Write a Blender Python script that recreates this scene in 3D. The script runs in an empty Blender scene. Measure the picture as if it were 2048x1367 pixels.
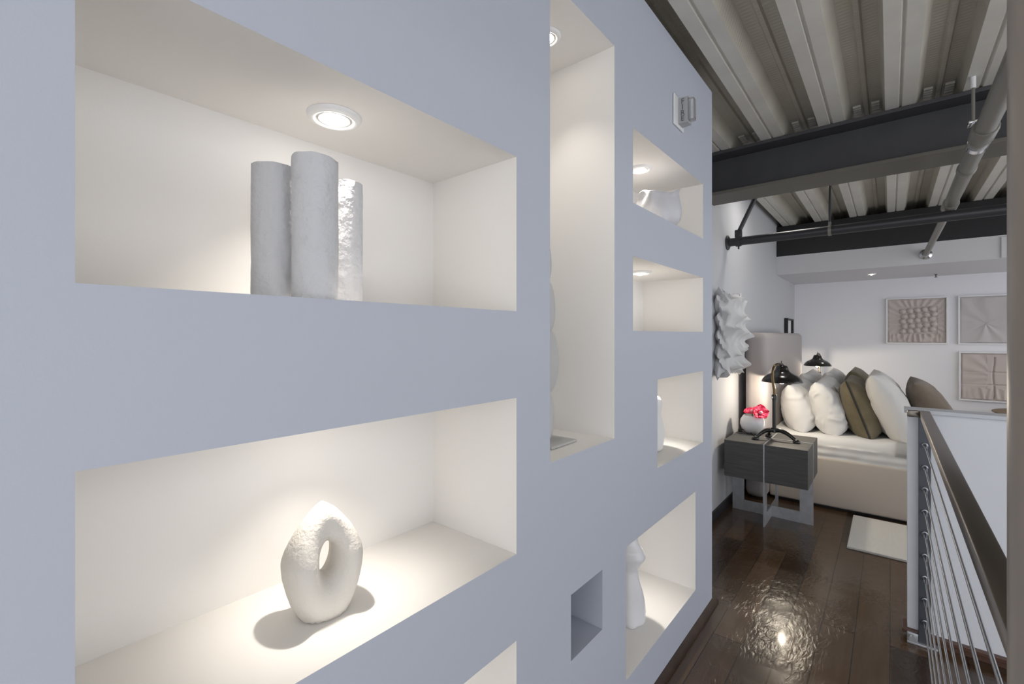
import bpy, bmesh, math, random
from mathutils import Vector, Matrix, noise
PI = math.pi
S = 0.70                # metres per working unit (camera to niche wall = 1 unit)
EYE = 1.953             # eye height in units; z below is measured from the eye
sc = bpy.context.scene
COL = sc.collection

# ------------------------------------------------------------------ camera, world, exposure
cam = bpy.data.cameras.new('camera'); camo = bpy.data.objects.new('camera', cam); COL.objects.link(camo)
camo.location = (0, 0, EYE*S); camo.rotation_euler = (PI/2, 0, math.atan(756/910))
cam.sensor_width = 36; cam.lens = 16.0; cam.shift_y = -13.5/2048; cam.clip_start = 0.02
sc.camera = camo
world = bpy.data.worlds.new('world'); sc.world = world; world.use_nodes = True
bg = world.node_tree.nodes['Background']; bg.inputs[0].default_value = (0.93, 0.95, 1.0, 1); bg.inputs[1].default_value = 1.80
sc.view_settings.view_transform = 'Standard'; sc.view_settings.look = 'None'
sc.view_settings.gamma = 1; sc.view_settings.use_curve_mapping = False
sc.view_settings.exposure = 0.0
NICHE_W = 5.2           # niche lamps, watts
BED_W = 8.0             # bedside lamps
CEIL_W = 8.0           # spot behind the beam

# ------------------------------------------------------------------ helpers
def W(x, y, z): return Vector((x*S, y*S, (z+EYE)*S))
def box(bm, x0, x1, y0, y1, z0, z1, bevel=0, seg=2, mi=0):
    vs = [bm.verts.new((x, y, z)) for x in (x0, x1) for y in (y0, y1) for z in (z0, z1)]
    fs = [bm.faces.new([vs[i] for i in q]) for q in ((0,1,3,2),(4,6,7,5),(0,4,5,1),(2,3,7,6),(0,2,6,4),(1,5,7,3))]
    for f in fs: f.material_index = mi
    if bevel:
        es = list({e for f in fs for e in f.edges})
        bmesh.ops.bevel(bm, geom=es, offset=bevel, segments=seg, profile=0.5, affect='EDGES')
    return vs
def tube(bm, pts, r, seg=12, cap=True):
    pts = [Vector(p) for p in pts]; n = len(pts)
    rs = r if isinstance(r, (list, tuple)) else [r]*n
    rings = []; prev = None
    for i, p in enumerate(pts):
        d = (pts[min(i+1, n-1)] - pts[max(i-1, 0)]).normalized()
        if prev is None:
            a = Vector((0,0,1)) if abs(d.z) < .9 else Vector((1,0,0))
            s = d.cross(a).normalized()
        else:
            s = (prev - d*prev.dot(d)).normalized()
        prev = s; t = d.cross(s)
        rings.append([bm.verts.new(p + rs[i]*(math.cos(2*PI*k/seg)*s + math.sin(2*PI*k/seg)*t)) for k in range(seg)])
    for a, b in zip(rings, rings[1:]):
        for k in range(seg): bm.faces.new((a[k], a[(k+1)%seg], b[(k+1)%seg], b[k]))
    if cap:
        bm.faces.new(rings[0][::-1]); bm.faces.new(rings[-1])
def lathe(bm, prof, seg=32, c=(0,0,0), cap0=True, cap1=True, warp=None):
    rings = []
    for j, (r, z) in enumerate(prof):
        ring = []
        for k in range(seg):
            a = 2*PI*k/seg; p = Vector((r*math.cos(a), r*math.sin(a), z))
            if warp: p = warp(p, a, j)
            ring.append(bm.verts.new(p + Vector(c)))
        rings.append(ring)
    for a, b in zip(rings, rings[1:]):
        for k in range(seg): bm.faces.new((a[k], a[(k+1)%seg], b[(k+1)%seg], b[k]))
    if cap0: bm.faces.new(rings[0][::-1])
    if cap1: bm.faces.new(rings[-1])
def prism(bm, poly, ax, a0, a1, mi=0):
    """poly in the plane of the two other axes (in xyz order), extruded along ax"""
    def P(p, a):
        if ax == 'x': return (a, p[0], p[1])
        if ax == 'y': return (p[0], a, p[1])
        return (p[0], p[1], a)
    A = [bm.verts.new(P(p, a0)) for p in poly]; B = [bm.verts.new(P(p, a1)) for p in poly]
    fs = [bm.faces.new(A), bm.faces.new(B[::-1])]
    n = len(poly)
    for i in range(n): fs.append(bm.faces.new((A[i], B[i], B[(i+1)%n], A[(i+1)%n])))
    for f in fs: f.material_index = mi
def obj(name, bm, mats, parent=None, smooth=None, base=None, recalc=True):
    if recalc: bmesh.ops.recalc_face_normals(bm, faces=bm.faces[:])
    bmesh.ops.scale(bm, vec=(S, S, S), verts=bm.verts[:])
    me = bpy.data.meshes.new(name); bm.to_mesh(me); bm.free()
    for m in (mats if isinstance(mats, (list, tuple)) else [mats]): me.materials.append(m)
    if smooth is not None:
        me.shade_smooth(); me.set_sharp_from_angle(angle=math.radians(smooth))
    o = bpy.data.objects.new(name, me); COL.objects.link(o)
    if parent: o.parent = parent
    if base: o.location = W(*base)
    return o
def tag(o, label, cat, group=None):
    o['label'] = label; o['category'] = cat
    if group: o['group'] = group
    return o
def thing(name, label, cat, base, rz=0, group=None):
    o = bpy.data.objects.new(name, None); COL.objects.link(o); o.empty_display_size = .05
    o.location = W(*base); o.rotation_euler = (0, 0, rz)
    return tag(o, label, cat, group)
def dup(root, base, rz=None, label=None, group=None):
    r = root.copy(); COL.objects.link(r); r.location = W(*base)
    if rz is not None: r.rotation_euler = (0, 0, rz)
    if label: r['label'] = label
    if group: r['group'] = group
    for ch in list(root.children):
        c = ch.copy(); COL.objects.link(c); c.parent = r
        for g in list(ch.children):
            d = g.copy(); COL.objects.link(d); d.parent = c
    return r
def struct(name, bm, mats, smooth=None, recalc=True):
    """absolute eye-relative units"""
    for v in bm.verts: v.co.z += EYE
    o = obj(name, bm, mats, smooth=smooth, recalc=recalc); o['kind'] = 'structure'
    return o
NB = bmesh.new

# ------------------------------------------------------------------ materials
def mat(name, col, rough=.6, metal=0, bump=None, var=None, spec=.5, coat=0, alpha=None):
    """bump=(scale, strength, distance)  var=(scale, colour2, lo, hi)"""
    m = bpy.data.materials.new(name); m.use_nodes = True; nt = m.node_tree; N = nt.nodes; L = nt.links
    b = N['Principled BSDF']
    b.inputs['Base Color'].default_value = (*col, 1); b.inputs['Roughness'].default_value = rough
    b.inputs['Metallic'].default_value = metal; b.inputs['Specular IOR Level'].default_value = spec
    b.inputs['Coat Weight'].default_value = coat
    tc = N.new('ShaderNodeTexCoord')
    if var:
        n = N.new('ShaderNodeTexNoise'); n.inputs['Scale'].default_value = var[0]; n.inputs['Detail'].default_value = 5
        L.new(tc.outputs['Object'], n.inputs['Vector'])
        r = N.new('ShaderNodeValToRGB'); r.color_ramp.elements[0].position = var[2]; r.color_ramp.elements[1].position = var[3]
        r.color_ramp.elements[0].color = (*col, 1); r.color_ramp.elements[1].color = (*var[1], 1)
        L.new(n.outputs['Fac'], r.inputs['Fac']); L.new(r.outputs['Color'], b.inputs['Base Color'])
    if bump:
        n = N.new('ShaderNodeTexNoise'); n.inputs['Scale'].default_value = bump[0]; n.inputs['Detail'].default_value = 4
        L.new(tc.outputs['Object'], n.inputs['Vector'])
        bp = N.new('ShaderNodeBump'); bp.inputs['Strength'].default_value = bump[1]; bp.inputs['Distance'].default_value = bump[2]
        L.new(n.outputs['Fac'], bp.inputs['Height']); L.new(bp.outputs['Normal'], b.inputs['Normal'])
    return m
def emit(name, col, k):
    m = bpy.data.materials.new(name); m.use_nodes = True; nt = m.node_tree
    b = nt.nodes['Principled BSDF']; b.inputs['Base Color'].default_value = (.9,.9,.9,1)
    b.inputs['Emission Color'].default_value = (*col, 1); b.inputs['Emission Strength'].default_value = k
    return m
def fabric(name, col, scale=500, strength=.35, rough=.9, var=None):
    m = mat(name, col, rough, 0, None, var, spec=.2); nt = m.node_tree; N = nt.nodes; L = nt.links
    tc = N.new('ShaderNodeTexCoord'); add = None
    hs = []
    for d in ('X', 'Y', 'Z'):
        w = N.new('ShaderNodeTexWave'); w.bands_direction = d; w.inputs['Scale'].default_value = scale/6
        w.inputs['Distortion'].default_value = 1.5; L.new(tc.outputs['Object'], w.inputs['Vector']); hs.append(w)
    a = N.new('ShaderNodeMath'); a.operation = 'ADD'; L.new(hs[0].outputs['Fac'], a.inputs[0]); L.new(hs[1].outputs['Fac'], a.inputs[1])
    a2 = N.new('ShaderNodeMath'); a2.operation = 'ADD'; L.new(a.outputs[0], a2.inputs[0]); L.new(hs[2].outputs['Fac'], a2.inputs[1])
    bp = N.new('ShaderNodeBump'); bp.inputs['Strength'].default_value = strength; bp.inputs['Distance'].default_value = .001
    L.new(a2.outputs[0], bp.inputs['Height']); L.new(bp.outputs['Normal'], N['Principled BSDF'].inputs['Normal'])
    b = N['Principled BSDF']; b.inputs['Sheen Weight'].default_value = .15
    return m

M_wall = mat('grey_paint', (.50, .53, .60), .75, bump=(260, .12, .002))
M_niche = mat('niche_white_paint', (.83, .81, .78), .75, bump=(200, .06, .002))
M_bedwall = mat('bedroom_paint_shaded', (.53, .535, .555), .8, bump=(200, .08, .002))  # same paint as the far wall, darkened to offset strong side light
M_farwall = mat('bedroom_paint_lit', (.82, .82, .85), .8, bump=(200, .08, .002))  # same paint as the left wall, lightened to stand in for light
M_soffit = mat('soffit_paint', (.66, .66, .68), .8, bump=(200, .06, .002))
M_white = mat('white_paint', (.76, .78, .82), .5, bump=(150, .05, .002))
M_cap = mat('cap_paint', (.60, .62, .66), .35)
M_beam = mat('beam_paint', (.050, .050, .055), .5, bump=(300, .15, .001), var=(6, (.062, .062, .066), .3, .7))
M_flange = mat('beam_paint_lit', (.13, .12, .10), .5, bump=(300, .15, .001))  # lighter tan: warm lamp light on the underside put into the colour
M_black = mat('black_paint', (.012, .012, .014), .5)
M_pipe = mat('pipe_black_steel', (.045, .045, .05), .4, .2, bump=(300, .1, .001))
M_pipe2 = mat('pipe_beige_paint', (.20, .19, .165), .4, bump=(200, .1, .001))
M_chrome = mat('chrome', (.75, .76, .78), .15, 1)
M_steel = mat('brushed_steel', (.24, .21, .18), .28, 1, bump=(400, .05, .0005))
M_raw = mat('raw_steel_plate', (.52, .53, .55), .38, .6, bump=(90, .12, .001), var=(25, (.44, .45, .47), .35, .65))
M_postst = mat('dark_steel_bar', (.085, .09, .105), .45, .5)
M_fit = mat('dull_nickel', (.30, .31, .33), .35, 1)
M_post = mat('column_paint', (.24, .20, .165), .35, bump=(120, .1, .001))
M_plastic = mat('white_plastic', (.82, .82, .82), .35)
M_ink = mat('grey_lettering', (.12, .12, .12), .6)
M_ceramic = mat('matte_white_ceramic', (.80, .79, .77), .8, bump=(120, .35, .002))
M_plaster = mat('rough_plaster', (.60, .60, .615), .9, bump=(38, .9, .010), spec=.2)
M_glaze = mat('glazed_white_ceramic', (.78, .78, .80), .25, bump=(30, .15, .003))
M_stone = mat('pale_grey_stone', (.50, .50, .49), .7, bump=(80, .15, .002))
M_paper = mat('white_paper_fibre', (.64, .64, .64), .9, bump=(60, .25, .002), spec=.1)
M_linen = fabric('bed_linen_upholstery', (.58, .52, .46), 700, .5)
M_head = fabric('headboard_upholstery', (.45, .41, .40), 700, .4)
M_sheet = fabric('white_cotton', (.72, .715, .70), 900, .1)
M_sham = fabric('pale_grey_linen', (.66, .645, .62), 700, .3)
def crumple(m, scale, dist, strength):
    nt = m.node_tree; N = nt.nodes; L = nt.links; b = N['Principled BSDF']
    tc = N.new('ShaderNodeTexCoord'); n = N.new('ShaderNodeTexNoise'); n.noise_type = 'RIDGED_MULTIFRACTAL'
    n.inputs['Scale'].default_value = scale; n.inputs['Detail'].default_value = 2; n.inputs['Distortion'].default_value = .8
    L.new(tc.outputs['Object'], n.inputs['Vector'])
    old = b.inputs['Normal'].links[0].from_socket
    bp = N.new('ShaderNodeBump'); bp.inputs['Strength'].default_value = strength; bp.inputs['Distance'].default_value = dist
    L.new(n.outputs['Fac'], bp.inputs['Height']); L.new(old, bp.inputs['Normal']); L.new(bp.outputs['Normal'], b.inputs['Normal'])
    return m
M_cotton = crumple(fabric('crumpled_cotton', (.64, .635, .63), 900, .1), 5, .035, .8)
M_cotton2 = crumple(fabric('wrinkled_cotton', (.64, .635, .63), 900, .1), 7, .05, 1)
M_sham = crumple(M_sham, 4, .03, .7)
M_olive = fabric('olive_velvet', (.125, .105, .065), 700, .2, var=(9, (.17, .145, .095), .35, .7))
M_taupe = fabric('taupe_velvet', (.17, .135, .10), 700, .2, var=(9, (.22, .18, .14), .35, .7))
M_zip = mat('black_zip', (.01, .01, .01), .5)
M_rug = fabric('woven_rug', (.74, .72, .67), 400, .8)
M_art = fabric('pinkish_linen', (.57, .505, .475), 600, .3)
M_art2 = fabric('pale_linen', (.56, .53, .53), 600, .3)
M_frame = mat('white_frame', (.80, .80, .81), .4)
M_lampblack = mat('black_lacquer', (.012, .011, .010), .22, bump=(60, .04, .001), coat=.3)
M_brass = mat('aged_brass', (.16, .115, .06), .3, 1)
M_bulb = emit('bulb_glow', (1, .9, .72), 30)
M_lens = emit('lens_glow', (1, .92, .82), 26)
M_glass = mat('clear_lens', (.9, .9, .9), .05); M_glass.node_tree.nodes['Principled BSDF'].inputs['Transmission Weight'].default_value = .85
M_pink = mat('pink_petal', (.80, .045, .16), .5, var=(60, (.90, .14, .27), .35, .65))
M_darkwood = mat('dark_wood_trim', (.028, .015, .010), .5, bump=(60, .2, .002), var=(14, (.06, .03, .02), .35, .7))
M_redwood = mat('brown_wood_trim', (.085, .040, .026), .35, bump=(60, .15, .002), var=(14, (.11, .055, .035), .35, .7))
M_brown = mat('brown_wood_top', (.15, .10, .05), .4, bump=(40, .2, .002))
M_basebl = mat('black_baseboard', (.02, .02, .022), .4)

def wood_stand():
    m = mat('charcoal_oak', (.055, .055, .057), .55); nt = m.node_tree; N = nt.nodes; L = nt.links; b = N['Principled BSDF']
    tc = N.new('ShaderNodeTexCoord'); mp = N.new('ShaderNodeMapping'); mp.inputs['Scale'].default_value = (3, 60, 60)
    n = N.new('ShaderNodeTexNoise'); n.inputs['Scale'].default_value = 1.5; n.inputs['Detail'].default_value = 6
    L.new(tc.outputs['Object'], mp.inputs['Vector']); L.new(mp.outputs['Vector'], n.inputs['Vector'])
    r = N.new('ShaderNodeValToRGB'); r.color_ramp.elements[0].color = (.062, .062, .063, 1); r.color_ramp.elements[1].color = (.10, .098, .094, 1)
    r.color_ramp.elements[0].position = .35; r.color_ramp.elements[1].position = .72
    L.new(n.outputs['Fac'], r.inputs['Fac']); L.new(r.outputs['Color'], b.inputs['Base Color'])
    bp = N.new('ShaderNodeBump'); bp.inputs['Strength'].default_value = .3; bp.inputs['Distance'].default_value = .002
    L.new(n.outputs['Fac'], bp.inputs['Height']); L.new(bp.outputs['Normal'], b.inputs['Normal'])
    return m
M_stand = wood_stand()

def floor_mat():
    m = bpy.data.materials.new('glossy_dark_planks'); m.use_nodes = True; nt = m.node_tree; N = nt.nodes; L = nt.links; b = N['Principled BSDF']
    tc = N.new('ShaderNodeTexCoord'); mp = N.new('ShaderNodeMapping'); mp.inputs['Rotation'].default_value = (0, 0, PI/2)
    L.new(tc.outputs['Object'], mp.inputs['Vector'])
    br = N.new('ShaderNodeTexBrick'); br.offset = .37; br.inputs['Scale'].default_value = 1
    br.inputs['Brick Width'].default_value = 1.1; br.inputs['Row Height'].default_value = .125
    br.inputs['Mortar Size'].default_value = .0022; br.inputs['Mortar Smooth'].default_value = .2; br.inputs['Bias'].default_value = 0
    br.inputs['Color1'].default_value = (.036, .020, .011, 1); br.inputs['Color2'].default_value = (.105, .060, .031, 1)
    br.inputs['Mortar'].default_value = (.012, .007, .005, 1)
    L.new(mp.outputs['Vector'], br.inputs['Vector'])
    mp2 = N.new('ShaderNodeMapping'); mp2.inputs['Scale'].default_value = (40, 3, 1); L.new(tc.outputs['Object'], mp2.inputs['Vector'])
    g = N.new('ShaderNodeTexNoise'); g.inputs['Scale'].default_value = 1; g.inputs['Detail'].default_value = 6; L.new(mp2.outputs['Vector'], g.inputs['Vector'])
    mx = N.new('ShaderNodeMix'); mx.data_type = 'RGBA'; mx.blend_type = 'MULTIPLY'; mx.inputs[0].default_value = .6
    rp = N.new('ShaderNodeValToRGB'); rp.color_ramp.elements[0].color = (.45, .45, .45, 1); rp.color_ramp.elements[1].color = (1.3, 1.3, 1.3, 1)
    L.new(g.outputs['Fac'], rp.inputs['Fac']); L.new(br.outputs['Color'], mx.inputs[6]); L.new(rp.outputs['Color'], mx.inputs[7])
    L.new(mx.outputs[2], b.inputs['Base Color'])
    # wavy varnish
    w1 = N.new('ShaderNodeTexNoise'); w1.inputs['Scale'].default_value = 24; w1.inputs['Detail'].default_value = 4; w1.inputs['Distortion'].default_value = 1.2
    mp3 = N.new('ShaderNodeMapping'); mp3.inputs['Scale'].default_value = (1.7, .7, 1); L.new(tc.outputs['Object'], mp3.inputs['Vector']); L.new(mp3.outputs['Vector'], w1.inputs['Vector'])
    pat = N.new('ShaderNodeTexNoise'); pat.inputs['Scale'].default_value = 3.5; L.new(tc.outputs['Object'], pat.inputs['Vector'])
    pr = N.new('ShaderNodeValToRGB'); pr.color_ramp.elements[0].position = .36; pr.color_ramp.elements[1].position = .62; L.new(pat.outputs['Fac'], pr.inputs['Fac'])
    mu = N.new('ShaderNodeMath'); mu.operation = 'MULTIPLY'; L.new(w1.outputs['Fac'], mu.inputs[0]); L.new(pr.outputs['Color'], mu.inputs[1])
    inv = N.new('ShaderNodeMath'); inv.operation = 'MULTIPLY'; inv.inputs[1].default_value = -.4; L.new(br.outputs['Fac'], inv.inputs[0])
    ad = N.new('ShaderNodeMath'); ad.operation = 'ADD'; L.new(mu.outputs[0], ad.inputs[0]); L.new(inv.outputs[0], ad.inputs[1])
    bp = N.new('ShaderNodeBump'); bp.inputs['Strength'].default_value = .30; bp.inputs['Distance'].default_value = .010
    L.new(ad.outputs[0], bp.inputs['Height']); L.new(bp.outputs['Normal'], b.inputs['Normal'])
    b.inputs['Roughness'].default_value = .23; b.inputs['Coat Weight'].default_value = .15; b.inputs['Coat Roughness'].default_value = .08
    return m
M_floor = floor_mat()

def deck_mat():
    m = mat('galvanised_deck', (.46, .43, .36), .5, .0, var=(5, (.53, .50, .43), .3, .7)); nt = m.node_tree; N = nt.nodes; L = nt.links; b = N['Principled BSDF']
    tc = N.new('ShaderNodeTexCoord')
    w = N.new('ShaderNodeTexWave'); w.bands_direction = 'Y'; w.inputs['Scale'].default_value = 13; w.inputs['Distortion'].default_value = 0
    L.new(tc.outputs['Object'], w.inputs['Vector'])
    bp = N.new('ShaderNodeBump'); bp.inputs['Strength'].default_value = .25; bp.inputs['Distance'].default_value = .004
    L.new(w.outputs['Fac'], bp.inputs['Height']); L.new(bp.outputs['Normal'], b.inputs['Normal'])
    return m
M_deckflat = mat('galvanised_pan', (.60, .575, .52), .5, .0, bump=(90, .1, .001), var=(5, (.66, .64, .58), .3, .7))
M_deck = deck_mat()

# ------------------------------------------------------------------ the setting
FL = -EYE; CE = 1.78; XW = -1.0; XB = -1.44; YEND = 3.488; YFAR = 10.4; YSOF = 8.55
bm = NB(); box(bm, -1.6, 4.2, -2.5, 10.6, FL-.12, FL); struct('floor', bm, M_floor)

# corrugated deck: cross section in x, extruded along y
prof = []; mids = []
pitch = .44
x = -1.70
while x < 4.0:
    c = x                               # centre of a low flute
    prof += [(c-.090, CE, 1), (c-.012, CE, 1), (c-.006, CE+.012, 1), (c+.006, CE+.012, 1), (c+.012, CE, 1), (c+.090, CE, 0),
             (c+.130, CE+.125, 0), (c+.205, CE+.125, 0), (c+.215, CE+.108, 0), (c+.240, CE+.108, 0), (c+.250, CE+.125, 0), (c+.325, CE+.125, 0)]
    x += pitch
bm = NB()
Y0, Y1 = -2.5, YFAR+.1
A = [bm.verts.new((p[0], Y0, p[1])) for p in prof]; B = [bm.verts.new((p[0], Y1, p[1])) for p in prof]
for i in range(len(prof)-1):
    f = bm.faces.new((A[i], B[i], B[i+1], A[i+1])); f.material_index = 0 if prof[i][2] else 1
for c in (-1.26, -.82, -.38, .06, .50, .94):
    for cx in (c+.167, c+.288):
        for k in range(5): box(bm, cx-.026, cx+.026, 4.74+.045*k, 4.755+.045*k, CE+.108, CE+.128)
T0 = [bm.verts.new((xx, yy, CE+.25)) for xx, yy in ((prof[0][0], Y0), (prof[-1][0], Y0), (prof[-1][0], Y1), (prof[0][0], Y1))]
bm.faces.new(T0)
bm.faces.new([A[0], T0[0], T0[3], B[0]]); bm.faces.new([A[-1], T0[1], T0[2], B[-1]])
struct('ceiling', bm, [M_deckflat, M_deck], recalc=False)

# niche wall with real recesses
NICHES = {  # y0, y1, z0, z1, lit
    'N1': (.113, 1.228, .0835, .621, 1), 'N2': (.113, 1.228, -.7607, -.2176, 1), 'N3': (.113, 1.228, -1.605, -1.062, 1),
    'N4': (1.431, 1.960, -.487, 1.364, 1), 'N5': (2.161, 3.281, .670, 1.050, 1), 'N6': (2.161, 3.281, .022, .400, 1),
    'N7': (2.476, 3.281, -.742, -.248, 1), 'N8': (2.081, 3.122, -1.700, -1.043, 1), 'N9': (1.580, 1.844, -1.328, -1.058, 0)}
ND = .44
bm = NB()
ys = sorted({-2.5, YEND} | {v[0] for v in NICHES.values()} | {v[1] for v in NICHES.values()})
ZT = 1.772
zs = sorted({FL, ZT} | {v[2] for v in NICHES.values()} | {v[3] for v in NICHES.values()})
vd = {}
def V(x, y, z):
    k = (round(x, 5), round(y, 5), round(z, 5))
    if k not in vd: vd[k] = bm.verts.new(k)
    return vd[k]
for y0, y1 in zip(ys, ys[1:]):
    for z0, z1 in zip(zs, zs[1:]):
        cy, cz = (y0+y1)/2, (z0+z1)/2
        if any(n[0] < cy < n[1] and n[2] < cz < n[3] for n in NICHES.values()): continue
        bm.faces.new((V(XW, y0, z0), V(XW, y1, z0), V(XW, y1, z1), V(XW, y0, z1)))
for n in NICHES.values():
    y0, y1, z0, z1, lit = n; X2 = XW-ND
    q = lambda x, y, z: bm.verts.new((x, y, z))
    for quad in (((X2,y0,z0),(X2,y1,z0),(X2,y1,z1),(X2,y0,z1)), ((XW,y0,z0),(XW,y1,z0),(X2,y1,z0),(X2,y0,z0)),
                 ((X2,y0,z1),(X2,y1,z1),(XW,y1,z1),(XW,y0,z1)), ((X2,y1,z0),(XW,y1,z0),(XW,y1,z1),(X2,y1,z1)),
                 ((XW,y0,z0),(X2,y0,z0),(X2,y0,z1),(XW,y0,z1))):
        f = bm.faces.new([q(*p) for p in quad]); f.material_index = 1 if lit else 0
XR = XW-ND-.03
for quad in (((XW,YEND,FL),(XR,YEND,FL),(XR,YEND,ZT),(XW,YEND,ZT)), ((XW,-2.5,ZT),(XW,YEND,ZT),(XR,YEND,ZT),(XR,-2.5,ZT)),
             ((XR,-2.5,FL),(XR,-2.5,ZT),(XR,YEND,ZT),(XR,YEND,FL)), ((XR,-2.5,FL),(XW,-2.5,FL),(XW,-2.5,ZT),(XR,-2.5,ZT))):
    bm.faces.new([bm.verts.new(p) for p in quad])
struct('wall_left', bm, [M_wall, M_niche], recalc=False)

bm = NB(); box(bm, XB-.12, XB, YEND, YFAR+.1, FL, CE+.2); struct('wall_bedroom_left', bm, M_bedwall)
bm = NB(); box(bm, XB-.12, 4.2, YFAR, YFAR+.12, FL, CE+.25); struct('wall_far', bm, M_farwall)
bm = NB(); box(bm, XB, 4.2, YSOF, YFAR, .99, 1.29); struct('wall_soffit', bm, M_soffit)
# stair half wall with painted cap and wood base trim
YH = 3.90
bm = NB(); box(bm, .086, 3.0, YH, YH+.10, -1.885, -.50); struct('wall_stair', bm, M_white)
bm = NB(); box(bm, .070, 3.0, YH-.02, YH+.12, -.50, -.474, .004); struct('trim_1', bm, M_cap)
bm = NB(); box(bm, .060, 3.0, YH-.03, YH+.11, -1.912, -1.885, .004); box(bm, .11, 3.0, YH, YH+.09, FL, -1.912); struct('trim_2', bm, M_redwood)
bm = NB()
prism(bm, [(XW, FL), (XW+.036, FL), (XW+.036, FL+.012), (XW+.030, FL+.026), (XW+.014, FL+.034), (XW, FL+.036)], 'y', -2.5, YEND+.035); struct('baseboard_left', bm, M_darkwood, 30)
bm = NB(); box(bm, XB, XB+.02, YEND, YFAR, FL, FL+.10, .004); struct('baseboard_bedroom', bm, M_basebl)

# ------------------------------------------------------------------ steel beams, pipes
def ibeam(name, label, base, x0, x1, w, h, tf, tw, m):
    t = thing(name, label, 'beam', base)
    for nm, b in (('bottom_flange', (-w/2, w/2, 0, tf)), ('web', (-tw/2, tw/2, tf, h-tf)), ('top_flange', (-w/2, w/2, h-tf, h))):
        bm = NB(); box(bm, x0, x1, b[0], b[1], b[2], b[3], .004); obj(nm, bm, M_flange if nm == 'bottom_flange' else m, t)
    return t
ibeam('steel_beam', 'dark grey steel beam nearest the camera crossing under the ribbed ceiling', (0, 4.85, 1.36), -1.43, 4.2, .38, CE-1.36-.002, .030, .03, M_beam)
bm = NB(); box(bm, XB, 4.2, 0, .1, 0, CE-.002-1.292, .004)
t = obj('steel_beam', bm, M_black, base=(0, YSOF+.0, 1.292)); tag(t, 'black steel beam at the far end sitting on the white soffit', 'beam')

RP = .047
pa = thing('sprinkler_pipe', 'dark sprinkler pipe running left to right behind the grey beam', 'pipe', (0, 5.6, 1.06))
bm = NB(); tube(bm, [(XB+.005, 0, 0), (4.2, 0, 0)], RP, 20); obj('pipe', bm, M_pipe, pa, 40)
bm = NB(); tube(bm, [(XB+.003, 0, 0), (XB+.012, 0, 0), (XB+.03, 0, 0)], [.085, .085, .055], 20); e = obj('escutcheon', bm, M_pipe, pa, 40)
br = bm = NB(); tube(bm, [(-1.325, 0, .04), (-1.315, 0, .11), (-1.03, 0, CE-1.06-.005)], [.024, .024, .024], 12); br = obj('sway_brace', bm, M_pipe, pa, 40)
bm = NB(); tube(bm, [(-1.345, 0, 0), (-1.295, 0, 0)], .058, 16); box(bm, -1.355, -1.285, -.03, .03, .045, .13, .008); box(bm, -1.325, -1.312, -.012, .012, -.085, -.04); obj('brace_clamp', bm, M_pipe, br, 40)
for hx in (-.47, 1.0):
    bm = NB(); tube(bm, [(hx, 0, .05), (hx, 0, CE-1.06-.002)], .011, 8); hr = obj('hanger_rod', bm, M_pipe, pa, 40)
    bm = NB(); tube(bm, [(hx-.014, 0, 0), (hx+.014, 0, 0)], RP+.006, 20); box(bm, hx-.012, hx+.012, -.012, .012, .045, .085); obj('ring_clamp', bm, M_pipe2, hr, 40)

pb = thing('sprinkler_pipe', 'beige sprinkler pipe running away from the camera into the white soffit', 'pipe', (.41, 0, 1.157))
bm = NB(); tube(bm, [(0, -2.5, 0), (0, 5.62, 0)], .046, 20); obj('pipe', bm, M_pipe2, pb, 40)
bm = NB(); tube(bm, [(0, 5.62, 0), (-.004, 6.6, -.008), (-.03, YSOF-.005, -.035)], .033, 16); obj('narrow_pipe', bm, M_pipe2, pb, 40)
for y0, y1, r in ((3.62, 3.80, .058), (4.42, 4.50, .053), (5.50, 5.72, .056)):
    bm = NB(); tube(bm, [(0, y0, 0), (0, y0+.01, 0), (0, y1-.01, 0), (0, y1, 0)], [r*.9, r, r, r*.9], 20); obj('coupling', bm, M_pipe2, pb, 40)
bm = NB(); tube(bm, [(-.03, YSOF-.06, -.035), (-.03, YSOF-.03, -.035), (-.03, YSOF-.004, -.035)], [.04, .07, .072], 20); obj('escutcheon', bm, M_chrome, pb, 40)
bm = NB(); tube(bm, [(.03, 4.44, .04), (.03, 4.44, CE-1.157-.002)], .010, 8); hr = obj('hanger_rod', bm, M_pipe2, pb, 40)
bm = NB(); tube(bm, [(.03, 4.44, CE-1.157-.08), (.03, 4.44, CE-1.157-.002)], .015, 12); obj('rod_sleeve', bm, M_plastic, hr, 40)
bm = NB(); box(bm, -.03, .02, 3.9, 3.96, .04, .13, .006); box(bm, -.045, .03, 3.885, 3.975, .125, .14, .004); tube(bm, [(0, 3.9, 0), (0, 3.96, 0)], .052, 20); obj('pipe_clamp', bm, M_chrome, pb, 40)

# sprinkler head, soffit downlight, vent
bm = NB(); lathe(bm, [(.022, 0), (.022, -.006), (.008, -.008), (.007, -.045), (.02, -.047), (.02, -.052), (.004, -.054)], 12)
tag(obj('fire_sprinkler', bm, M_pipe, smooth=30, base=(.57, 10.05, .989)), 'small dark sprinkler head hanging from the soffit above the framed pictures', 'sprinkler')
v = thing('air_vent', 'white wall vent with dark slot at right end of the soffit', 'vent', (1.10, YSOF, .995))
bm = NB(); box(bm, 0, .9, -.02, -.001, 0, .27, .004); obj('vent_panel', bm, M_soffit, v)
bm = NB(); box(bm, .08, .82, -.026, -.018, .06, .21); obj('vent_slot', bm, M_black, v)

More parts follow.
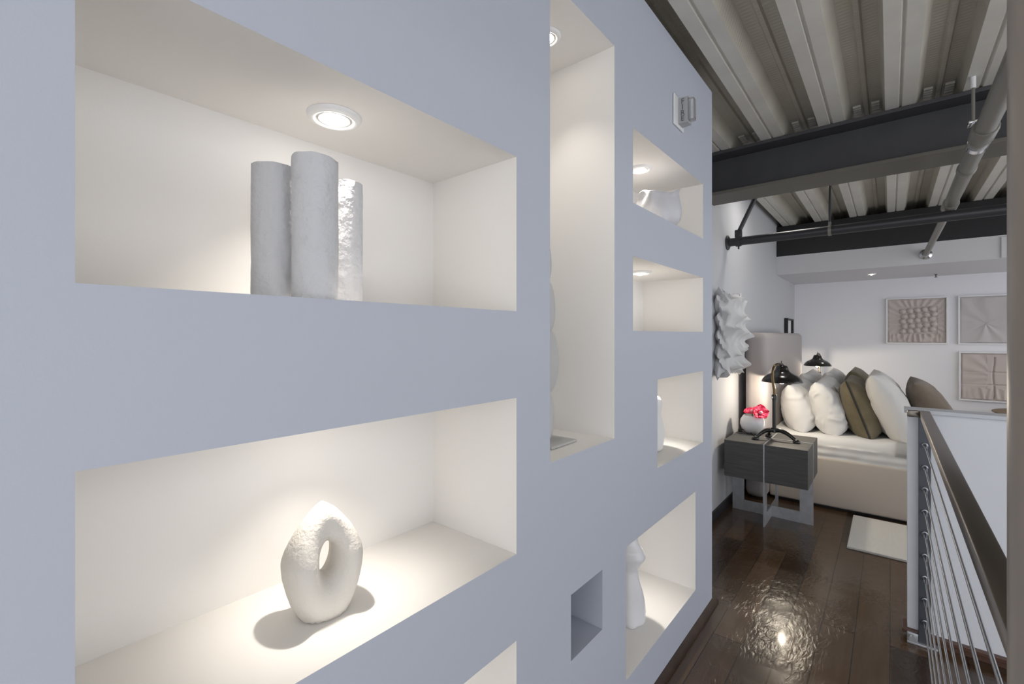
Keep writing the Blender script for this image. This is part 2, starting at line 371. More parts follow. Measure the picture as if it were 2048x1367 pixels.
def light(name, parent, kind, loc, watts, col, radius=.02, spot=None, blend=.6):
    l = bpy.data.lights.new(name, kind); l.energy = watts; l.color = col; l.shadow_soft_size = radius*S
    if spot: l.spot_size = math.radians(spot); l.spot_blend = blend
    o = bpy.data.objects.new(name, l); COL.objects.link(o); o.parent = parent; o.location = Vector(loc)*S
    return o
WARM = (1.0, .93, .84)
def downlight(label, base, watts, r=.073, group=None):
    t = thing('recessed_light', label, 'recessed light', base, 0, group or 'round recessed lights'); k = r/.073
    bm = NB(); lathe(bm, [(.046*k, -.006), (.050*k, -.013), (.060*k, -.016), (.070*k, -.011), (.073*k, -.001)], 40, cap0=False, cap1=False); obj('trim_ring', bm, M_plastic, t, 50)
    bm = NB(); lathe(bm, [(.028*k, -.004), (.036*k, -.010), (.042*k, -.012), (.046*k, -.004)], 40, cap0=False, cap1=False); obj('gimbal', bm, M_plastic, t, 50)
    bm = NB(); lathe(bm, [(.001, -.024), (.012*k, -.0225), (.021*k, -.017), (.027*k, -.010), (.028*k, -.004)], 24, cap0=True, cap1=False); obj('lens', bm, M_lens, t, 50)
    if watts: light('downlight', t, 'SPOT', (.004, -.002, -.034), watts, WARM, .008, 94, .9)
    return t
where = {'N1': ('round recessed light above the three joined white tubes', 1.4), 'N2': ('recessed light over the pointed white ring sculpture', 1),
         'N3': ('recessed light in the lowest niche cut off by the photo edge', 1), 'N4': ('recessed light at the top of the tall narrow niche', .95),
         'N5': ('recessed light above the crumpled white bowl', 1.25), 'N6': ('recessed light in the empty niche', 1),
         'N7': ('recessed light over the rounded white pin figure', .9), 'N8': ('recessed light over the draped white figure in the low right niche', 1)}
for k, (lab, g) in where.items():
    y0, y1, z0, z1, lit = NICHES[k]
    downlight(lab, (-1.212, (y0+y1)/2, z1), NICHE_W*g)
downlight('tiny recessed light in the soffit over the bed', (-.23, 9.32, .99), 18, .06)
downlight('added unseen recessed light in the soffit right of the framed pictures', (2.2, 9.32, .99), 18, .06)  # unseen extra lamp, added to brighten the far wall

# ceiling spot hidden behind the beam, its glare shows on the floor
t = thing('ceiling_spotlight', 'ceiling spotlight on the deck behind the grey beam', 'spotlight', (-.87, 5.98, CE))
bm = NB(); lathe(bm, [(.20, -.001), (.20, -.022), (.19, -.025)], 24); obj('housing', bm, M_plastic, t, 40)
bm = NB(); lathe(bm, [(.185, -.025), (.185, -.029)], 24); obj('lens', bm, emit('spot_glow', (1, .96, .9), 22), t, 40)
light('spotlight', t, 'SPOT', (0, 0, -.08), CEIL_W, (1, .95, .88), .18, 75, 1)

# ------------------------------------------------------------------ fire alarm
fa = thing('fire_alarm', 'white fire alarm strobe on the grey wall above the crumpled bowl niche', 'fire alarm', (XW, 2.80, 1.262))
bm = NB(); box(bm, .001, .012, -.095, .07, 0, .185, .006); obj('back_plate', bm, M_plastic, fa)
bm = NB(); prism(bm, [(.011, -.035), (.066, -.030), (.070, .03), (.011, .04)], 'z', .018, .172); obj('strobe_body', bm, mat('grey_plastic', (.42, .42, .43), .4), fa)
bm = NB(); box(bm, .067, .100, -.026, .030, .030, .165, .010); obj('strobe_lens', bm, M_glass, fa, 40)
def text_bm(s, size, depth):
    cu = bpy.data.curves.new('txt', 'FONT'); cu.body = s; cu.size = size; cu.extrude = depth; cu.align_x = 'CENTER'; cu.space_line = .78
    o = bpy.data.objects.new('txt', cu); COL.objects.link(o)
    me = o.to_mesh(); b = bmesh.new(); b.from_mesh(me); o.to_mesh_clear()
    bpy.data.objects.remove(o); bpy.data.curves.remove(cu)
    return b
bm = text_bm('F\nI\nR\nE', .044, .001)
bmesh.ops.rotate(bm, verts=bm.verts[:], cent=(0,0,0), matrix=Matrix.Rotation(PI/2, 3, 'X'))
bmesh.ops.translate(bm, verts=bm.verts[:], vec=(.038, -.0345, .133)); obj('lettering', bm, M_ink, fa)

# ------------------------------------------------------------------ niche sculptures
def nz(p, s, a): return (noise.noise(Vector(p)*s))*a
def tubes():
    z0 = .0835
    t = thing('tube_vase', 'white rough plaster vase of three joined tubes in the upper niche', 'vase', (-1.17, .57, z0+.001))
    for cx, cy, r, h in ((.07, -.012, .054, .350), (-.035, -.066, .052, .340), (-.090, .160, .052, .366)):
        bm = NB(); seg = 64; pr = [(r*.99, 0)] + [(r, h*i/24) for i in range(1, 24)] + [(r*.995, h), (r*.88, h+.002), (r*.82, h-.01), (r*.8, h*.5)]
        def warp(p, a, j, cx=cx, cy=cy):
            q = p + Vector((cx, cy, 0)); k = 1 + nz(q, 14, .018) + nz(q, 50, .012)
            return Vector((p.x*k, p.y*k, p.z + (nz((p.x, p.y, cx*9), 30, .006) if j >= 24 else 0)))
        lathe(bm, pr, seg, (cx, cy, 0), warp=warp); obj('tube', bm, M_plaster, t, 60)
    bm = NB(); prism(bm, [(.10, -.06), (.12, .01), (-.08, .205), (-.135, .15), (-.075, -.10), (.02, -.08)], 'z', 0, .008); obj('base_slab', bm, M_plaster, t)
tubes()

def ring():
    # pointed ring: outline (polar) around a hole, fat rounded section
    t_out = []
    H = .306; n = 96; m = 28
    bm = NB(); rings = []
    ctr = Vector((0, 0, .150)); hole = Vector((0.004, 0, .155))
    def outline(a):
        # egg widest at mid height, point at top (a = angle from +w axis)
        c, s = math.cos(a), math.sin(a)
        wid = .105; up = .156; dn = .190
        # superellipse lower half, pointed upper half
        p = 1.60 - .20*s
        return 1/((abs(c)/wid)**p + (abs(s)/(up if s > 0 else dn))**p)**(1/p)
    for i in range(n):
        a = 2*PI*i/n; R = outline(a)
        d = Vector((math.cos(a), 0, math.sin(a)))
        out = ctr + d*R
        inn = hole + Vector((math.cos(a)*.026, 0, math.sin(a)*.042))
        mid = (out+inn)/2; half = (out-inn)/2
        th = .066 - .026*max(0, math.sin(a))**1.5
        ring = []
        for k in range(m):
            b = 2*PI*k/m; cb, sb = math.cos(b), math.sin(b)
            p = mid + half*(abs(cb)**.9*(1 if cb >= 0 else -1)) + Vector((0, th*sb, 0))
            p += Vector((1, 1, 1))*nz(p, 40, .0012)
            ring.append(bm.verts.new(p))
        rings.append(ring)
    for i in range(n):
        a, b = rings[i], rings[(i+1) % n]
        for k in range(m): bm.faces.new((a[k], b[k], b[(k+1)%m], a[(k+1)%m]))
    for v in bm.verts: v.co.z = max(v.co.z, .006) if v.co.z < .006 else v.co.z
    for v in bm.verts: v.co.z -= .006
    o = obj('ring_sculpture', bm, mat('cream_ceramic', (.68, .645, .59), .85, bump=(150, .5, .003), spec=.2), smooth=70, base=(-1.208, .635, -.7597))
    o.rotation_euler = (0, 0, math.radians(88))
    tag(o, 'white pointed ring sculpture with an oval hole standing in the middle niche', 'sculpture')
ring()

def totem():
    t = thing('pebble_totem', 'pale stone totem of stacked rounded pebbles in the tall niche', 'sculpture', (-1.2, 1.690, -.486))
    bm = NB(); box(bm, -.10, .10, -.10, .10, 0, .012, .004); obj('base_plate', bm, M_stone, t)
    for z0, z1, r in ((.012, .232, .040), (.220, .512, .060), (.500, .735, .046), (.725, .90, .03)):
        bm = NB(); pr = []
        for i in range(21):
            a = PI*i/20; pr.append((max(r*math.sin(a)**.75, .0008), (z0+z1)/2 - (z1-z0)/2*math.cos(a)))
        lathe(bm, pr, 32, warp=lambda p, a, j: Vector((p.x*.8, p.y, p.z)) + Vector((nz(p, 9, .006), nz(p, 8, .006), 0))); obj('pebble', bm, M_stone, t, 70)
totem()

def crumpled():
    bm = NB(); pr = [(.070, 0), (.10, .01), (.122, .05), (.134, .11), (.130, .16), (.120, .195), (.124, .212), (.119, .215), (.113, .205), (.12, .16), (.12, .1), (.09, .04), (.02, .03)]
    def warp(p, a, j):
        zz = p.z/.22
        k = 1 + .07*zz*math.sin(3*a+.7) + .08*zz*math.sin(5*a+2.1) + nz((math.cos(a)*1.3, math.sin(a)*1.3, zz*1.1), 1.6, .16)
        return Vector((p.x*k, p.y*k, p.z*(1 + .07*zz*zz*math.sin(3*a+1) + .04*zz*zz*math.sin(5*a))))
    lathe(bm, pr, 96, warp=warp)
    tag(obj('crumpled_bowl', bm, mat('crumpled_porcelain', (.58, .58, .61), .35, bump=(16, .5, .01)), smooth=80, base=(-1.13, 2.81, .671)), 'white crumpled ceramic bowl with wavy rim in the top right niche', 'bowl')
crumpled()

def pin():
    bm = NB(); pr = [(.002, 0), (.070, .001), (.086, .015), (.098, .07), (.095, .13), (.082, .19), (.072, .225), (.072, .25), (.080, .28), (.082, .31), (.068, .34), (.035, .358), (.002, .362)]
    lathe(bm, pr, 48, warp=lambda p, a, j: p + Vector((nz(p, 10, .010), nz(p+Vector((5,0,0)), 9, .010), 0))); 
    tag(obj('pin_figure', bm, M_ceramic, smooth=80, base=(-1.205, 2.845, -.741)), 'white rounded pin shaped ceramic figure in the square niche', 'sculpture')
pin()

def draped():
    bm = NB(); n = 48
    pr = [(.002, 0), (.070, .001), (.078, .02), (.084, .07), (.080, .13), (.070, .20), (.058, .27), (.052, .31), (.062, .35), (.074, .39), (.072, .43), (.055, .46), (.045, .49), (.054, .525), (.052, .56), (.03, .59), (.002, .60)]
    # refine
    P = []
    for (r0, z0), (r1, z1) in zip(pr, pr[1:]):
        for i in range(4): P.append((r0+(r1-r0)*i/4, z0+(z1-z0)*i/4))
    P.append(pr[-1])
    def warp(p, a, j):
        f = 1 + (.10*math.sin(5*a + p.z*6) * max(0, 1 - p.z/.34)) + .22*max(0, math.cos(a-.5))*math.exp(-((p.z-.385)/.035)**2) + .20*max(0, math.cos(a-.9))**3*math.exp(-((p.z-.13)/.09)**2)
        return Vector((p.x*f, p.y*f, p.z)) + Vector((nz(p, 7, .012), nz(p+Vector((3,1,0)), 7, .012), 0))
    lathe(bm, P, n, warp=warp)
    tag(obj('draped_figure', bm, M_glaze, smooth=80, base=(-1.195, 2.53, -1.699)), 'white draped ceramic figure in the low right niche', 'sculpture')
draped()

# ------------------------------------------------------------------ bedroom
def rbox(bm, x0, x1, y0, y1, z0, z1, r, seg=5): box(bm, x0, x1, y0, y1, z0, z1, r, seg)
bed = thing('bed', 'wide bed with beige upholstered base and white sheets in the corner', 'bed', (-1.12, 6.2, FL))
bm = NB(); rbox(bm, 0, 2.85, 0, 2.7, .03, .57, .025); obj('upholstered_base', bm, M_linen, bed, 40)
bm = NB(); box(bm, .05, 2.75, .06, 2.6, 0, .03); obj('plinth', bm, M_black, bed)
bm = NB(); rbox(bm, -.23, 0, -.18, 2.7, .02, 1.985, .075, 6); obj('headboard', bm, M_head, bed, 40)
def sheet():
    bm = NB(); nx, ny = 90, 60
    # rounded slab with draped near side, gentle wrinkles
    x0, x1, y0, y1, zt, zb = .01, 2.80, .02, 2.66, .805, .56
    prof = []
    R = .09
    for i in range(14): prof.append((y0 + .004*math.sin(i*.9), zb + (zt-R-zb)*i/13))
    for i in range(1, 9): a = PI/2*i/8; prof.append((y0+R-R*math.cos(a), zt-R+R*math.sin(a)))
    for i in range(1, 30): prof.append((y0+R+(y1-R-y0-R)*i/30, zt))
    for i in range(0, 9): a = PI/2*i/8; prof.append((y1-R+R*math.sin(a), zt-R+R*math.cos(a)))
    prof.append((y1, zb))
    rows = []
    for i in range(nx+1):
        xx = x0+(x1-x0)*i/nx; row = []
        for (y, z) in prof:
            w = nz((xx*2.2, y*2, z*3), 1.7, .012) + nz((xx*6, y*5, z*4), 1.5, .005)
            side = 1 if z < zt-R else 0
            row.append(bm.verts.new((xx, y - (abs(w)*1.6 + .003*math.sin(xx*40+z*9) if side and y < 1 else 0), z + (w if not side else 0))))
        rows.append(row)
    for a, b in zip(rows, rows[1:]):
        for k in range(len(prof)-1): bm.faces.new((a[k], b[k], b[k+1], a[k+1]))
    bm.faces.new(rows[0]); bm.faces.new(rows[-1][::-1])
    obj('mattress', bm, M_sheet, bed, 60)
    # sheet turn-back band
    bm = NB(); rr = []
    for i in range(41):
        xx = 1.16+1.6*i/40; r = []
        for (y, z) in prof[9:52:1]:
            oy = -.012 if y < .2 else 0
            r.append(bm.verts.new((xx + .01*math.sin(y*9), y+oy, z+.012+nz((xx*3, y*3, z), 2, .006))))
        rr.append(r)
    for a, b in zip(rr, rr[1:]):
        for k in range(len(a)-1): bm.faces.new((a[k], b[k], b[k+1], a[k+1]))
    bmesh.ops.solidify(bm, geom=bm.faces[:], thickness=-.008)
    obj('folded_sheet', bm, M_sheet, bed, 60)
sheet()

def pillow_bm(w, h, t, seed, wr=1.0, zipl=False):
    """width along y, height along z (0..h), thickness along x"""
    bm = NB(); n = 40
    def shp(u, v):
        # pinched sides, pointed corners
        yy = w/2*u*(1 - .07*(1-v*v)**1 * abs(u)**2) ; zz = h/2*v*(1 - .07*(1-u*u)*abs(v)**2)
        e = max(0, (1-abs(u)**4)*(1-abs(v)**2.8))**.47*(1-.16*v)
        return yy, zz, e
    grids = []
    for sgn in (1, -1):
        g = []
        for i in range(n+1):
            row = []
            for j in range(n+1):
                u, v = -1+2*i/n, -1+2*j/n
                # denser near edge
                u = math.sin(u*PI/2); v = math.sin(v*PI/2)
                yy, zz, e = shp(u, v)
                q = Vector((yy*5+seed*7, zz*4, sgn*3+seed))
                wrk = (nz(q, .8, .06) + nz(q, 2.2, .05) + nz(q, 4.5, .03) - .10*max(0, .5-4*abs(noise.noise(q*.9+Vector((9, 2, 1))))) )*wr
                xx = sgn*t/2*e*(1+wrk*1.6)
                # creases radiating from corners
                r = math.hypot(1-abs(u), 1-abs(v)); an = math.atan2(1-abs(v), 1-abs(u)+1e-6)
                xx += sgn*.012*wr*e*math.sin(an*9+seed)*math.exp(-r*2.2)
                row.append(bm.verts.new((xx, yy, zz + h/2)))
            g.append(row)
        grids.append(g)
    A, B = grids
    for i in range(n):
        for j in range(n):
            bm.faces.new((A[i][j], A[i+1][j], A[i+1][j+1], A[i][j+1]))
            bm.faces.new((B[i][j], B[i][j+1], B[i+1][j+1], B[i+1][j]))
    bmesh.ops.remove_doubles(bm, verts=bm.verts[:], dist=.0008)
    return bm
ZM = -1.146
def pillow(label, m, w, h, t, x, y, lean, seed, wr=1.0, zipped=False, rz=0):
    bm = pillow_bm(w, h, t, seed, wr)
    R = Matrix.Rotation(-lean, 3, 'Y')
    bmesh.ops.rotate(bm, verts=bm.verts[:], cent=(0,0,0), matrix=R)
    zmin = min(v.co.z for v in bm.verts)
    # settle: flatten bottom slightly
    for v in bm.verts:
        d = v.co.z - zmin
        v.co.z = zmin + max(d, .035) - .035 + (0 if d > .035 else 0)
    off = Vector((0, 0, -zmin)); bmesh.ops.translate(bm, verts=bm.verts[:], vec=off)
    t_ = obj('pillow', bm, m, smooth=180, base=(x, y, ZM)); t_.rotation_euler = (0, 0, rz)
    tag(t_, label, 'pillow', 'pillows lined up on the bed')
    if zipped:
        pts = []
        for k in range(25):
            v = -1+2*k/24
            zz = h/2*math.sin(v*PI/2)*.97; yy = -w/2*(1-.07*(1-math.sin(v*PI/2)**2))
            p = R @ Vector((.004, yy-.004, zz+h/2)); p.z = max(p.z + off.z - .03, .006); pts.append(p)
        b2 = NB(); tube(b2, pts, .0085, 6); obj('zip', b2, M_zip, t_, 60)
    return t_
D2R = math.radians
pillow('plump white pillow leaning on the headboard behind the near lamp', M_cotton, 1.18, .60, .38, -.80, 6.93, D2R(14), 1)
pillow('white pillow at the back of the bed below the far black lamp', M_cotton, 1.18, .66, .34, -.80, 8.16, D2R(14), 2)
pillow('wrinkled white pillow directly left of the olive cushion', M_cotton2, 1.20, .66, .38, -.48, 6.94, D2R(17), 3, 1.6)
pillow('white pillow peeking up between wrinkled pillow and olive cushion', M_cotton, 1.18, .70, .34, -.48, 8.18, D2R(17), 4)
pillow('olive velvet cushion with black zip on its side edge', M_olive, 1.10, .70, .36, -.165, 6.95, D2R(19), 5, .7, True)
pillow('dark olive cushion whose tip pokes up behind the zipped olive cushion', M_olive, 1.10, .74, .34, -.17, 8.15, D2R(19), 6, .7)
pillow('large pale linen pillow between the olive and the taupe cushions', M_sham, 1.22, .80, .35, .15, 6.98, D2R(23), 7, 1.0)
pillow('taupe velvet cushion rising behind the stair half wall', M_taupe, 1.05, .72, .33, .53, 7.35, D2R(27), 8, .7)

# nightstands
def nightstand(label, base):
    t = thing('nightstand', label, 'nightstand', base, 0, 'pair of nightstands')
    z0, z1 = .453, .836
    # box split in four blocks by the steel plates
    bm = NB()
    for xa, xb in ((0, .372), (.388, .76)):
        for ya, yb in ((0, .357), (.373, .74)): box(bm, xa, xb, ya, yb, z0, z1, .003)
    obj('wooden_box', bm, M_stand, t)
    W_ = .115; th = .014
    def frame(length, axis, c):
        bm = NB()
        e = .004
        outer = [(-e, 0), (length+e, 0), (length+e, z1+e), (-e, z1+e)]; inner = [(W_, W_), (length-W_, W_), (length-W_, z1-.05), (W_, z1-.05)]
        def P(p, d): return (p[0], c+d, p[1]) if axis == 'x' else (c+d, p[0], p[1])
        vs = [[[bm.verts.new(P(p, d)) for p in loop] for loop in (outer, inner)] for d in (-th/2, th/2)]
        for k in range(4):
            j = (k+1) % 4
            for s in (0, 1): bm.faces.new((vs[s][0][k], vs[s][0][j], vs[s][1][j], vs[s][1][k]))
            for l in (0, 1): bm.faces.new((vs[0][l][k], vs[0][l][j], vs[1][l][j], vs[1][l][k]))
        return obj('steel_frame', bm, M_raw, t)
    frame(.76, 'x', .365); frame(.74, 'y', .380)
    return t
nightstand('dark wood and steel nightstand in front of the bed', (-1.37, 5.21, FL))
nightstand('matching nightstand on the far side of the bed', (-1.34, 9.0, FL))

# lamps
def lamp(label, base, rz, watts):
    t = thing('table_lamp', label, 'lamp', base, rz, 'pair of bedside lamps')
    zt = 0
    # tripod: two long front feet and one short behind
    bm = NB(); lathe(bm, [(.002, .075), (.03, .08), (.032, .10), (.022, .125), (.017, .135)], 20); obj('hub', bm, M_lampblack, t, 40)
    for lx, ly in ((-.155, -.10), (.20, -.02), (-.075, .135)):
        dx, dy = lx*math.cos(-rz)-ly*math.sin(-rz), lx*math.sin(-rz)+ly*math.cos(-rz)
        bm = NB(); L = math.hypot(dx, dy); pts = []; rs = []
        for i in range(13):
            f = i/12; pts.append((dx*f, dy*f, .098*(1-f**1.8) + .018*f + .012*math.sin(f*PI))); rs.append(.027 - .010*f)
        tube(bm, pts, rs, 12)
        leg = obj('leg', bm, M_lampblack, t, 60)
        bm = NB(); lathe(bm, [(.002, .0005), (.034, .001), (.036, .008), (.028, .022), (.016, .032), (.004, .036)], 20, (dx*1.03, dy*1.03, 0)); obj('foot', bm, M_lampblack, leg, 50)
    bm = NB(); tube(bm, [(0, 0, .11), (0, 0, .435)], .020, 16); obj('pole', bm, M_lampblack, t, 40)
    bm = NB(); tube(bm, [(0, 0, .425), (0, 0, .43), (0, 0, .475), (0, 0, .48)], [.02, .026, .026, .02], 16); c = obj('collar', bm, M_lampblack, t, 40)
    bm = NB(); tube(bm, [(-.065, 0, .452), (.065, 0, .452)], .005, 8); box(bm, -.07, -.055, -.004, .004, .44, .464, .003); box(bm, .055, .07, -.004, .004, .44, .464, .003); obj('wing_screw', bm, M_chrome, c, 40)
    pts = [(0, 0, .46), (-.002, .0, .53), (-.008, .008, .60), (-.012, .012, .66), (-.010, .012, .72), (.004, .008, .765), (.04, .004, .79), (.10, 0, .80), (.17, 0, .80), (.225, 0, .79), (.25, 0, .775)]
    bm = NB(); tube(bm, pts, .0135, 12); obj('arm', bm, M_brass, t, 60)
    # shade
    sx = .255; zb = .597
    pr = [(.200, 0), (.197, .012), (.186, .034), (.166, .058), (.140, .078), (.110, .094), (.085, .108), (.070, .125), (.062, .145), (.057, .165), (.047, .180), (.02, .185), (.002, .185)]
    inner = [(max(r-.005, .001), z-.004) for r, z in pr[::-1]]
    inner[-1] = (.196, .0)
    bm = NB(); lathe(bm, pr+inner, 48, (sx, 0, zb), cap0=False, cap1=False); sh = obj('shade', bm, M_lampblack, t, 50)
    bm = NB()
    tube(bm, [(sx-.05, 0, zb+.165), (sx-.03, 0, zb+.195), (sx, 0, zb+.20), (sx+.035, 0, zb+.185), (sx+.05, 0, zb+.15), (sx+.06, 0, zb+.11)], .010, 10)
    tube(bm, [(sx-.02, 0, zb+.17), (sx-.02, 0, zb+.235)], .004, 8); obj('swivel_bracket', bm, M_lampblack, sh, 50)
    bm = NB(); 
    prb = [(.001, -.022), (.02, -.018), (.033, -.002), (.034, .012), (.025, .03), (.014, .045), (.014, .08)]
    lathe(bm, prb, 20, (sx, 0, zb)); bu = obj('bulb', bm, M_bulb, t, 60)
    bu.visible_shadow = True
    light('bulb_light', t, 'POINT', (sx, 0, zb-.045), watts, (1, .88, .70), .02)
    return t
l1 = lamp('black tripod table lamp beside the pink flowers on the near nightstand', (-.95, 5.52, -1.112), D2R(83), BED_W)
# lamp cord
bm = NB()
P0 = [(-.405, .20, .012), (-.36, .215, .03), (-.30, .20, .02), (-.24, .12, .012), (-.18, .0, .010), (-.14, -.06, .02)]
cp = []
for i in range(len(P0)-1):
    for k in range(6):
        f = k/6; cp.append(Vector(P0[i]).lerp(Vector(P0[i+1]), f))
tube(bm, cp, .006, 8); tube(bm, [(-.40, .19, .017), (-.36, .205, .019)], .016, 8)
bmesh.ops.rotate(bm, verts=bm.verts[:], cent=(0,0,0), matrix=Matrix.Rotation(-D2R(83), 3, 'Z')); obj('cord', bm, M_lampblack, l1, 60)
lamp('black table lamp at the far side of the bed beside the headboard', (-.945, 9.47, -1.112), D2R(-90), BED_W)

# bowl of flowers
bw = (-1.206, 5.74, -1.112)
bm = NB(); lathe(bm, [(.002, 0), (.055, .001), (.07, .008), (.11, .05), (.128, .10), (.122, .15), (.10, .19), (.092, .203), (.086, .203), (.094, .19), (.114, .15), (.12, .10), (.10, .05), (.05, .02), (.002, .018)], 48)
tag(obj('flower_bowl', bm, M_glaze, smooth=50, base=bw), 'round white bowl holding pink flowers on the near nightstand', 'bowl')
def flower(label, base, tilt, rz, sc_):
    t = thing('orchid_bloom', label, 'flower', base, 0, 'pink flowers in the white bowl'); rnd = random.Random(int(rz*100))
    R = Matrix.Rotation(rz, 3, 'Z') @ Matrix.Rotation(tilt, 3, 'X')
    for k in range(5):
        a = 2*PI*k/5 + .2; bm = NB(); rows = []
        Lp = (.085 if k % 2 else .075)*sc_; 
        for i in range(9):
            f = i/8; wd = Lp*.62*math.sin(PI*min(1, f*.93+.07))**.8; row = []
            for j in range(7):
                g = -1+2*j/6
                x_ = Lp*f; y_ = wd*g; z_ = .03*sc_*f*f + .018*sc_*g*g*math.sin(PI*f) + .008*sc_*math.sin(g*6+f*7+k)
                row.append(bm.verts.new(R @ (Matrix.Rotation(a, 3, 'Z') @ Vector((x_, y_, z_)))))
            rows.append(row)
        for p, q in zip(rows, rows[1:]):
            for j in range(6): bm.faces.new((p[j], p[j+1], q[j+1], q[j]))
        bmesh.ops.solidify(bm, geom=bm.faces[:], thickness=.002)
        obj('petal', bm, M_pink, t, 60)
    bm = NB(); lathe(bm, [(.002, .0), (.014*sc_, .004), (.018*sc_, .02*sc_), (.009*sc_, .034*sc_), (.002, .036*sc_)], 14)
    bmesh.ops.rotate(bm, verts=bm.verts[:], cent=(0,0,0), matrix=R); obj('flower_centre', bm, mat('pale_centre', (.75, .45, .5), .5), t, 60)
    bm = NB(); tube(bm, [(0, 0, 0), (.0, .01, -.05), (.0 - (base[0]-bw[0])*.6, -(base[1]-bw[1])*.6, -.15)], .006, 8); obj('stem', bm, mat('green_stem', (.10, .2, .05), .5), t, 60)
flower('larger open pink bloom at the right of the white bowl', (bw[0]+.085, bw[1]-.02, -.880), D2R(50), D2R(25), 1.15)
flower('pink bloom lying flat at the left of the bowl rim', (bw[0]+.0, bw[1]-.01, -.880), D2R(18), D2R(-20), 1.05)

# rug, pictures
bm = NB(); nx = 40
box(bm, 0, 1.3, 0, .95, 0, .022, .006)
tag(obj('rug', bm, M_rug, base=(-.305, 5.17, FL+.001)), 'white woven rug on the dark floor beside the bed', 'rug')

def art(label, x0, z0, sz, kind):
    t = thing('framed_relief', label, 'picture', (x0, YFAR-.002, z0), 0, 'framed fabric reliefs on the far wall')
    bm = NB(); fw = .022; dp = .05
    for b in ((0, sz, 0, fw), (0, sz, sz-fw, sz), (0, fw, fw, sz-fw), (sz-fw, sz, fw, sz-fw)): box(bm, b[0], b[1], -dp, 0, b[2], b[3], .003)
    obj('frame', bm, M_frame, t)
    bm = NB(); n = 110; V_ = []
    def hgt(u, v):
        h = 0
        if kind == 1:
            # puffed bubbles in staggered rows, gathers around
            for r in range(5):
                for c in range(5):
                    cx = .27 + c*.125 + (.03 if r % 2 else 0) ; cy = .74 - r*.115 + (c-2)*.012
                    d = math.hypot((u-cx)/.066, (v-cy)/.060)
                    if d < 1: h = max(h, .040*math.sqrt(1-d*d))
            if h == 0:
                inside = .2 < u < .86 and .2 < v < .82
                if inside: h = .002
                else:
                    an = math.atan2(v-.5, u-.5)
                    h = .010 + .006*math.sin(an*26 + 2*noise.noise(Vector((u*4, v*4, 0))))
                    if v < .2: h += .006*math.sin(u*70+noise.noise(Vector((u*9, v*3, 2)))*3)
        elif kind == 2:
            an = math.atan2(v-.42, u-.40); r = math.hypot(u-.40, v-.42)
            h = .012 + .012*noise.noise(Vector((math.cos(an)*2.4, math.sin(an)*2.4, .3))) + .006*math.sin(an*6+3.0*noise.noise(Vector((u*3, v*3, 1))))*min(1, r*1.6)
        else:
            h = .022 + .006*noise.noise(Vector((u*4, v*4, 7)))
            for c in (.50, .82): h -= .020*math.exp(-((u-c-.012*math.sin(v*9))/.012)**2)*(1 if v < .92 else 0)
            for c in (.33, .60): h -= .018*math.exp(-((v-c)/.012)**2)*(1 if u > .40 else .3)
            if v < .25: h += .006*math.sin(u*60+3*noise.noise(Vector((u*8, v*3, 2))))*(1 if u > .25 else .3)
            an = math.atan2(v-.5, u-.6); h += .005*math.sin(an*14)*(1 if u < .4 else 0)
        return h*1.3
    for i in range(n+1):
        row = []
        for j in range(n+1):
            u, v = i/n, j/n
            ed = min(1, min(u, v, 1-u, 1-v)/.03)
            row.append(bm.verts.new((fw+(sz-2*fw)*u, -.008-hgt(u, v)*ed, fw+(sz-2*fw)*v)))
        V_.append(row)
    for i in range(n):
        for j in range(n): bm.faces.new((V_[i][j], V_[i+1][j], V_[i+1][j+1], V_[i][j+1]))
    obj('relief_panel', bm, M_art2 if kind == 2 else M_art, t, 180, recalc=False)
art('white framed relief with puffed bubbles, leftmost of the three pictures', -.055, -.148, .79, 1)
art('white framed relief with radiating creases at upper right of far wall', .852, -.148, .79, 2)
art('white framed relief with crossed tufted creases, lowest of the pictures', .862, -1.055, .79, 3)

# small black frame on the left wall behind the headboard
t = thing('black_frame', 'narrow black framed panel on the wall above the headboard corner', 'picture', (XB, 9.25, -.10))
bm = NB()
for b in ((0, .62, 0, .03), (0, .62, .37, .40), (0, .03, .03, .37), (.59, .62, .03, .37)): box(bm, .001, .06, b[0], b[1], b[2], b[3], .002)
obj('frame', bm, M_black, t)
bm = NB(); box(bm, .001, .02, .03, .59, .03, .37); obj('panel', bm, M_frame, t)

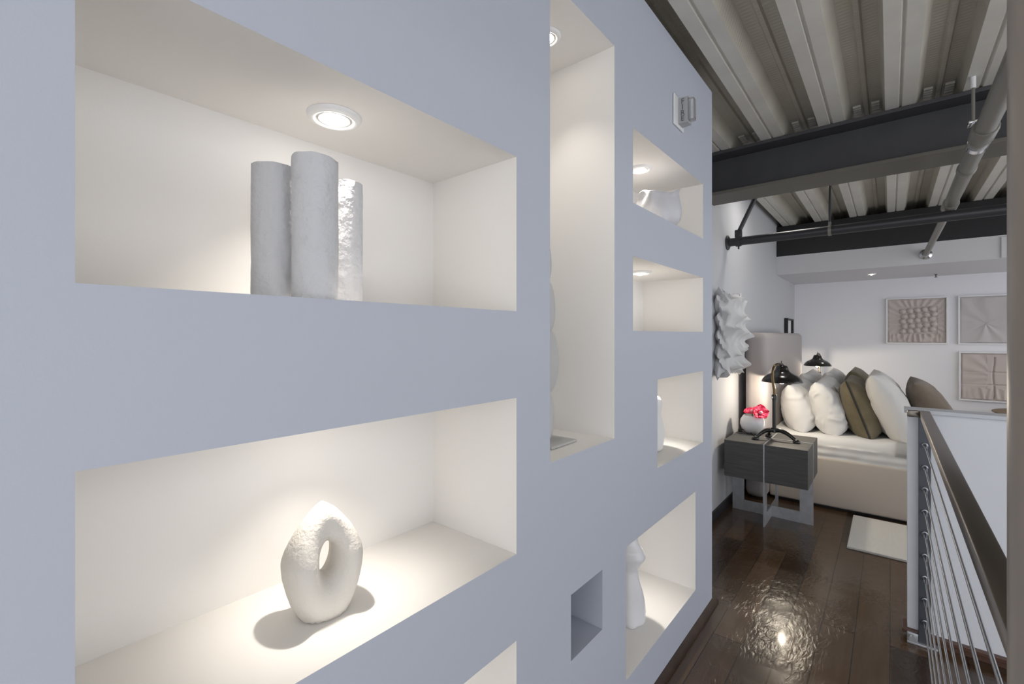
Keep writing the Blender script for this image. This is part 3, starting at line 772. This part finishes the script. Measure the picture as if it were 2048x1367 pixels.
# spiky wall sculpture
def spiky():
    rnd = random.Random(4); n = 5; sub = 10; sz = .90; bm = NB()
    N = n*sub; ap = {}
    for i in range(n):
        for j in range(n): ap[i, j] = (rnd.uniform(-.65, .65), rnd.uniform(-.65, .65), rnd.uniform(.05, .15))
    rows = []
    for i in range(N+1):
        row = []
        for j in range(N+1):
            a, b = i/sub, j/sub; ci, cj = min(int(a), n-1), min(int(b), n-1)
            s, t_ = (a-ci)*2-1, (b-cj)*2-1
            px, py, h = ap[ci, cj]
            ds = (s-px)/(1-px if s > px else 1+px); dt = (t_-py)/(1-py if t_ > py else 1+py)
            k = max(0, (1-abs(ds))*(1-abs(dt)))
            U, Vv = a/n*2-1, b/n*2-1
            dome = .13*math.sqrt(max(0, 1-.8*max(abs(U), abs(Vv))**3))
            ed = min(1, (1-max(abs(U), abs(Vv)))*5)
            x_ = .02 + dome*(.5+.5*ed) + h*k**1.7 + .02*noise.noise(Vector((a*1.3, b*1.3, 3)))
            # outward push of spikes and ragged outline
            rag = .045*math.sin(i*1.7+j*.6)*(1-ed)
            y_ = sz/2*U*(1-.10*(1-ed)*(1-abs(Vv))) + U*h*.5*k**1.7 + rag*U
            z_ = sz/2*Vv*(1-.10*(1-ed)*(1-abs(U))) + Vv*h*.5*k**1.7 + rag*Vv
            row.append(bm.verts.new((x_, y_, z_+sz/2)))
        rows.append(row)
    for i in range(N):
        for j in range(N): bm.faces.new((rows[i][j], rows[i+1][j], rows[i+1][j+1], rows[i][j+1]))
    rim = [rows[i][0] for i in range(N)] + [rows[N][j] for j in range(N)] + [rows[i][N] for i in range(N, 0, -1)] + [rows[0][j] for j in range(N, 0, -1)]
    bk = [bm.verts.new((.002, v.co.y*.86, (v.co.z-sz/2)*.86+sz/2)) for v in rim]
    for k in range(len(rim)):
        j = (k+1) % len(rim); bm.faces.new((rim[k], rim[j], bk[j], bk[k]))
    bm.faces.new(bk)
    tag(obj('wall_sculpture', bm, M_paper, smooth=60, base=(XB, 5.50, -.43)), 'white spiky folded fabric wall sculpture above the near nightstand', 'wall art')
spiky()

# wooden side table beyond the bed under the pictures
t = thing('side_table', 'brown wooden table beyond the bed under the lowest picture', 'table', (1.72, 9.75, FL))
bm = NB(); lathe(bm, [(.002, .775), (.42, .775), (.52, .80), (.56, .825), (.56, .835), (.002, .835)], 40); obj('tabletop', bm, M_brown, t, 40)
bm = NB(); lathe(bm, [(.22, 0), (.22, .03), (.05, .06), (.05, .775)], 24); obj('pedestal', bm, M_brown, t, 40)

# ------------------------------------------------------------------ cable railing and column
rl = thing('cable_railing', 'steel cable railing with flat brown handrail on the right', 'railing', (.168, YH-.035, FL))
zr = EYE-.475; ylen = .95-(YH-.035)
bm = NB(); box(bm, -.025, .025, ylen+.02, .0, zr-.042, zr, .005); box(bm, -.085, -.025, -.03, .0, zr-.042, zr-.001, .004); obj('handrail', bm, M_steel, rl, 40)
bm = NB(); box(bm, -.030, .028, -.014, .014, 0, zr-.042, .002); ps = obj('end_post', bm, M_postst, rl)
bm = NB(); box(bm, -.085, .06, -.035, .025, 0.001, .016, .003); tube(bm, [(-.06, -.04, .035), (-.06, .012, .035)], .018, 10); box(bm, -.085, -.03, -.01, .012, .015, .06, .004); obj('floor_bracket', bm, M_raw, ps, 40)
for i in range(9):
    z = EYE-.690-.1385*i
    bm = NB(); n = 60; rr = [.0062]*2
    tube(bm, [(.0, -.05, z), (.0, ylen-.01, z)], .0046, 8); cb = obj('cable', bm, M_fit, rl, 50)
    bm = NB(); tube(bm, [(0, -.014, z), (0, -.024, z), (0, -.026, z), (0, -.10, z), (0, -.105, z)], [.016, .016, .010, .009, .006], 12); obj('cable_fitting', bm, M_fit, cb, 40)
bm = NB(); tube(bm, [(0, 0, .001), (0, 0, EYE+CE-.001)], .075, 48)
tag(obj('steel_column', bm, M_post, smooth=40, base=(.2036, .95, FL)), 'brown painted steel column at the right edge of the photo', 'column')
